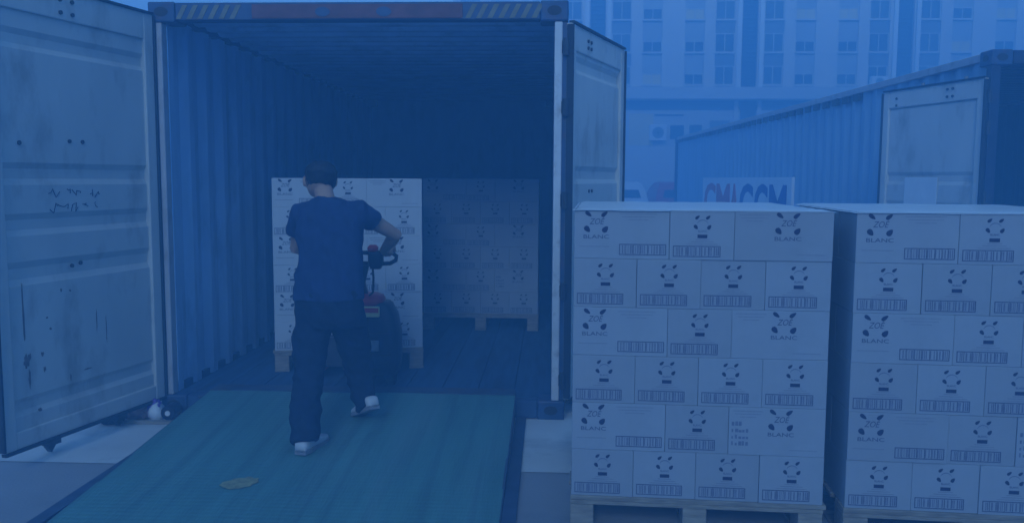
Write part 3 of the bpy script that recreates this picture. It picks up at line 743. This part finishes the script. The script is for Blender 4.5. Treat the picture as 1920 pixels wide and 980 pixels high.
t = MB(); t.loft([ring((0, 0, z), a, a, 14, 2) for z, a in ((-.05, .03), (-.02, .050), (.0, .054), (.03, .050))]); wb = t.build('white_band', 'white', pb, smooth=True); wb.location = (.022, -.012, -.005); wb.rotation_euler = (0, R(60), 0)
bag('rubbish_bag', (-2.57, 4.80, 0.005), (.075, .05, .045), 'darkbag', 8, 'small black rubbish bag lying under the door leaf', 'bag')
t = empty('paint_can', (-2.262, 4.93, .005)); tag(t, 'small dark can lying beside the ramp at the container corner', 'can')
k = MB(); k.tube([(0, -.05, .045), (0, -.045, .045), (0, .05, .045)], (.042, .045, .045), 16); k.build('can_body', 'darkbag', t, smooth=False)
k = MB(); k.tube([(0, -.056, .045), (0, -.051, .045)], .016, 12); k.build('can_cap', 'white', t)
# thin timber offcut under the litter
k = MB().box(-2.56, -2.16, 4.80, 4.835, .005, .022).build('timber_offcut', 'pallet', bevel=.003); tag(k, 'thin timber offcut on the ground in front of the wrappers', 'offcut')
# worn yellow paint mark on the ramp deck
mb = MB(); n = 26; q = random.Random(9)
pts = []
for i in range(n):
    k = q.uniform(.85, 1.12); a = 2*math.pi*i/n
    pts.append((.085*k*math.cos(a)+.02*math.sin(a), .060*k*math.sin(a)))
mb.prism(pts, 'z', 0, .0012); mk = mb.build('paint_mark', 'leaf', deck)
mk.location = (-1.417+1.145, 3.765-5.12, .0475); mk.rotation_euler = (math.atan(.073), 0, R(12)); mk['label'] = 'faint yellow paint mark'
# ------------------------------------------------------------------ parked cars behind
def car(x, y, paint, label, rz=0):
    c = empty('parked_car', (x, y, 0), rz); tag(c, label, 'car', 'cars parked in front of the building')
    # side sections (y along the car, rear at y=0): half width, z low, z high
    low = MB(); rings = []
    for yy, hw_, z0, z1 in ((0, .72, .42, .78), (.06, .80, .30, .92), (.5, .84, .24, .96), (1.3, .85, .22, .94), (2.6, .85, .22, .92), (3.4, .83, .24, .84), (4.0, .76, .30, .74), (4.15, .66, .36, .62)):
        rings.append([Vector((hw_*a, yy, z0+(z1-z0)*b_)) for a, b_ in ((-.92, 0), (.92, 0), (1, .25), (1, .6), (.93, .95), (.80, 1), (-.80, 1), (-.93, .95), (-1, .6), (-1, .25))])
    low.loft(rings); low.build('body', paint, c, bevel=.02, seg=2, smooth=True)
    cab = MB(); rings = []
    for z, y0, y1, hw_ in ((.90, .12, 3.0, .76), (1.20, .30, 2.45, .68), (1.36, .55, 2.0, .60), (1.39, .75, 1.8, .52)):
        rings.append([Vector((-hw_, y0+.05, z)), Vector((-hw_*.85, y0, z)), Vector((hw_*.85, y0, z)), Vector((hw_, y0+.05, z)), Vector((hw_, y1-.08, z)), Vector((hw_*.85, y1, z)), Vector((-hw_*.85, y1, z)), Vector((-hw_, y1-.08, z))])
    cab.loft(rings); cab.build('cabin', paint, c, smooth=False, bevel=.015, seg=2)
    rw = MB(); rw.add([(-.56, .165, .97), (.56, .165, .97), (.50, .322, 1.20), (-.50, .322, 1.20), (-.56, .185, .97), (.56, .185, .97), (.50, .342, 1.20), (-.50, .342, 1.20)], [(0,1,2,3),(7,6,5,4),(0,4,5,1),(1,5,6,2),(2,6,7,3),(3,7,4,0)]); 
    for i, v in enumerate(rw.v): rw.v[i] = (v[0], v[1]-.02, v[2])
    rw.build('rear_window', 'glass', c)
    for sx in (-1, 1):
        MB().box(sx*.70-.09, sx*.70+.09, -.015, .08, .66, .80).build('tail_light', 'lamp_red', c, bevel=.01)
        for yy in (.75, 3.3):
            wl = MB(); wl.tube([(sx*.70, yy, .30), (sx*.86, yy, .30)], .30, 20); wo = wl.build('wheel', 'tyre', c)
            rm = MB(); rm.tube([(sx*.862, yy, .30), (sx*.868, yy, .30)], .19, 14); rm.build('rim', 'steel', wo)
    MB().box(-.26, .26, -.012, .03, .52, .62).build('number_plate', 'white', c)
    return c
car(1.83, 22.4, 'car_w', 'white parked car seen between the folded door and blue container')
car(3.58, 22.8, 'car_r', 'red parked car half hidden behind the far end of the blue container')

# ------------------------------------------------------------------ office building behind
BY = 28.0
KB = .70
bd = empty('office_building', (7.0, BY, .435)); bd.scale = (KB, KB, KB)
tag(bd, 'pale multi storey building with window columns and dark louvre strips across the background', 'building')
pxX = lambda p: 3.62 + (p-1180)*.02418 - 10      # facade coordinates, metres from the building origin
pyZ = lambda p: 5.03 - (p-190)*.0239
X0, X1, ZT = -14.5, 17.5, 11.2
mods = [1104-287, 1104, 1389, 1676, 1963]
holes = []                                         # x0,x1,z0,z1,kind
for m0 in mods:
    a, c_ = pxX(m0), pxX(m0+29)
    holes.append((a, c_, 5.62, ZT-.3, 'louvre'))
    for ci, off in enumerate((41, 99, 178, 235)):
        xa, xb = pxX(m0+off), pxX(m0+off+37)
        if ci in (0, 3):
            holes.append((xa, xb, 5.66, ZT-.3, 'bay'))
        else:
            holes.append((xa, xb, 5.66, ZT-.3, 'win'))
holes = [h for h in holes if h[0] > X0+.2 and h[1] < X1-.2]
def facade(name, m, x0, x1, z0, z1, hs, y, th, parent):
    xs = sorted({x0, x1, *[round(h[0], 4) for h in hs], *[round(h[1], 4) for h in hs]})
    zs = sorted({z0, z1, *[round(h[2], 4) for h in hs], *[round(h[3], 4) for h in hs]})
    bm = bmesh.new(); V = {}
    def v(x, yy, z):
        k = (x, yy, z)
        if k not in V: V[k] = bm.verts.new(k)
        return V[k]
    def inside(cx, cz): return any(h[0] < cx < h[1] and h[2] < cz < h[3] for h in hs)
    for i in range(len(xs)-1):
        for j in range(len(zs)-1):
            if inside((xs[i]+xs[i+1])/2, (zs[j]+zs[j+1])/2): continue
            bm.faces.new([v(xs[i], y, zs[j]), v(xs[i+1], y, zs[j]), v(xs[i+1], y, zs[j+1]), v(xs[i], y, zs[j+1])])
    for h in hs:
        a, b_, c, d = [round(q_, 4) for q_ in h[:4]]
        for (p, q_) in (((a, c), (b_, c)), ((b_, c), (b_, d)), ((b_, d), (a, d)), ((a, d), (a, c))):
            bm.faces.new([bm.verts.new((p[0], y, p[1])), bm.verts.new((q_[0], y, q_[1])), bm.verts.new((q_[0], y+th, q_[1])), bm.verts.new((p[0], y+th, p[1]))])
    me = bpy.data.meshes.new(name); bm.to_mesh(me); bm.free()
    return link(name, me, m, parent)
facade('wall', 'bldg', X0, X1, 5.60, ZT, holes, 0, .22, bd)
MB().box(X0, X1, .30, 8, -.615, ZT-.02).build('core', 'bldg_band', bd)
MB().box(X0-.1, X1+.1, -.15, 8.1, ZT, ZT+.35).build('parapet', 'bldg_band', bd)
qq = random.Random(21)
for h in holes:
    x0, x1, z0, z1, kind = h
    if kind == 'louvre':
        lo = MB().box(x0, x1, .20, .24, z0, z1).build('louvre_strip', 'louvre', bd)
        sl_m = MB().box(0, x1-x0-.04, 0, .03, 0, .05).mesh('slat'); sl_m.materials.append(M['louvre'])
        nn = int((z1-z0)/.19)
        for i in range(nn):
            o = link('slat', sl_m, None, lo); o.location = (x0+.02, .14, z0+.06+i*.19); o.rotation_euler = (R(35), 0, 0)
        for sx in (x0-.24, x1+.06): MB().box(sx, sx+.18, -.14, .002, 5.60, ZT-.01).build('pier', 'white', bd)
    else:
        z = z0; k_ = 0
        while z < z1-.6:                                   # one glazed unit and one spandrel per row
            gh = (.86 if kind == 'bay' else .52); top = min(z+1.46, z1)
            zw = z+.11; t_ = .045
            wn = MB(); wn.box(x0, x0+t_, .08, .14, zw, zw+gh); wn.box(x1-t_, x1, .08, .14, zw, zw+gh)
            wn.box(x0+t_, x1-t_, .08, .14, zw, zw+t_); wn.box(x0+t_, x1-t_, .08, .14, zw+gh-t_, zw+gh); wn.box((x0+x1)/2-.02, (x0+x1)/2+.02, .08, .14, zw+t_, zw+gh-t_)
            wo = wn.build('window', 'bldg_band', bd)
            u_ = qq.random()
            if kind == 'bay': pm = 'glass_lt' if u_ < .6 else 'glass'
            else: pm = 'glass' if u_ < .62 else ('glass_lt' if u_ < .8 else 'panel_y')
            MB().box(x0+t_, x1-t_, .11, .13, zw+t_, zw+gh-t_).build('pane', pm, wo)
            MB().box(x0-.02, x1+.02, -.05, .08, zw-.06, zw-.002).build('sill', 'bldg_band', wo)
            MB().box(x0, x1, .07, .12, z, zw-.061).build('spandrel', 'spandrel_lt', bd)
            MB().box(x0, x1, .07, .12, zw+gh+.002, top-.004).build('spandrel', 'spandrel' if kind == 'bay' else 'spandrel_lt', bd)
            z += 1.46
# cornice ledge and the ground storey under it
MB().box(X0-.15, X1+.15, -.75, .10, 5.06, 5.60).build('ledge', 'bldg_band', bd, bevel=.02)
MB().box(X0, X1, .04, .28, 4.62, 5.055).build('soffit_band', 'spandrel', bd)
MB().box(X0, X1, -.02, .25, 2.95, 4.615).build('lower_wall', 'bldg_band', bd)
MB().box(X0, X1, -.10, .29, -.615, 2.945).build('plinth', 'bldg', bd)
MB().box(pxX(1180), pxX(1226), -.05, -.021, 3.0, 4.45).build('yellow_panel', 'panel_y', bd)
for a, b_, z0, z1, m in ((1256, 1286, 3.25, 3.98, 'glass'), (1292, 1320, 3.25, 4.0, 'glass_lt'), (1330, 1372, 3.2, 4.2, 'spandrel'), (1225, 1285, 4.30, 4.48, 'glass'), (1425, 1470, 3.1, 4.2, 'glass_lt'), (1485, 1530, 3.1, 4.2, 'glass_lt'), (1120, 1165, 3.2, 4.2, 'glass'), (1550, 1600, 3.1, 4.2, 'glass'), (1620, 1660, 3.1, 4.2, 'glass')):
    x0, x1 = pxX(a), pxX(b_)
    wo = MB().box(x0, x1, -.075, -.021, z0, z1).build('window', 'bldg', bd)
    MB().box(x0+.05, x1-.05, -.082, -.0755, z0+.05, z1-.05).build('pane', m, wo)
MB().box(pxX(1389), pxX(1418), -.06, -.021, 2.95, 5.0).build('lower_louvre', 'louvre', bd)
for p in (1377, 1420): MB().box(pxX(p), pxX(p)+.18, -.16, -.021, 2.95, 5.05).build('pier', 'bldg', bd)
# air conditioner units hung on the facade (things of their own)
def aircon(px, z, w_, h_, y, label):
    a = empty('air_conditioner', (7.0+KB*pxX(px), BY+KB*y, .435+KB*z)); a.scale = (KB, KB, KB); tag(a, label, 'air conditioner', 'air conditioners on the facade')
    MB().box(0, w_, -.34, 0, 0, h_).build('casing', 'white', a, bevel=.02)
    f_ = MB(); f_.prism(oval(w_*.5, h_*.5, h_*.36, h_*.36, 20), 'y', -.352, -.341); fo = f_.build('fan_grille', 'spandrel', a)
    h2 = MB(); h2.prism(oval(w_*.5, h_*.5, h_*.10, h_*.10, 12), 'y', -.36, -.3525); h2.build('fan_hub', 'glass', fo)
    return a
aircon(1218, 3.22, .76, .72, -.02, 'white box air conditioner beside the yellow wall panel')
aircon(1627, 5.601, .70, .52, -.02, 'white air conditioner with round fan on the ledge above the blue container')

# ------------------------------------------------------------------ haze: blue air added to imitate an even blue tint
hz_m = bpy.data.materials.new('blue_tint_haze'); hz_m.use_nodes = True; n = hz_m.node_tree
for x in list(n.nodes): n.nodes.remove(x)
ou = n.nodes.new('ShaderNodeOutputMaterial'); pv = n.nodes.new('ShaderNodeVolumePrincipled')
pv.inputs['Color'].default_value = (*HAZE_COLOR, 1); pv.inputs['Density'].default_value = HAZE_DENSITY
n.links.new(pv.outputs[0], ou.inputs['Volume'])
hz = MB().box(-450, 450, -250, 650, -1.0, 8.9).build('added_tint_haze', hz_m); tag(hz, kind='stuff')
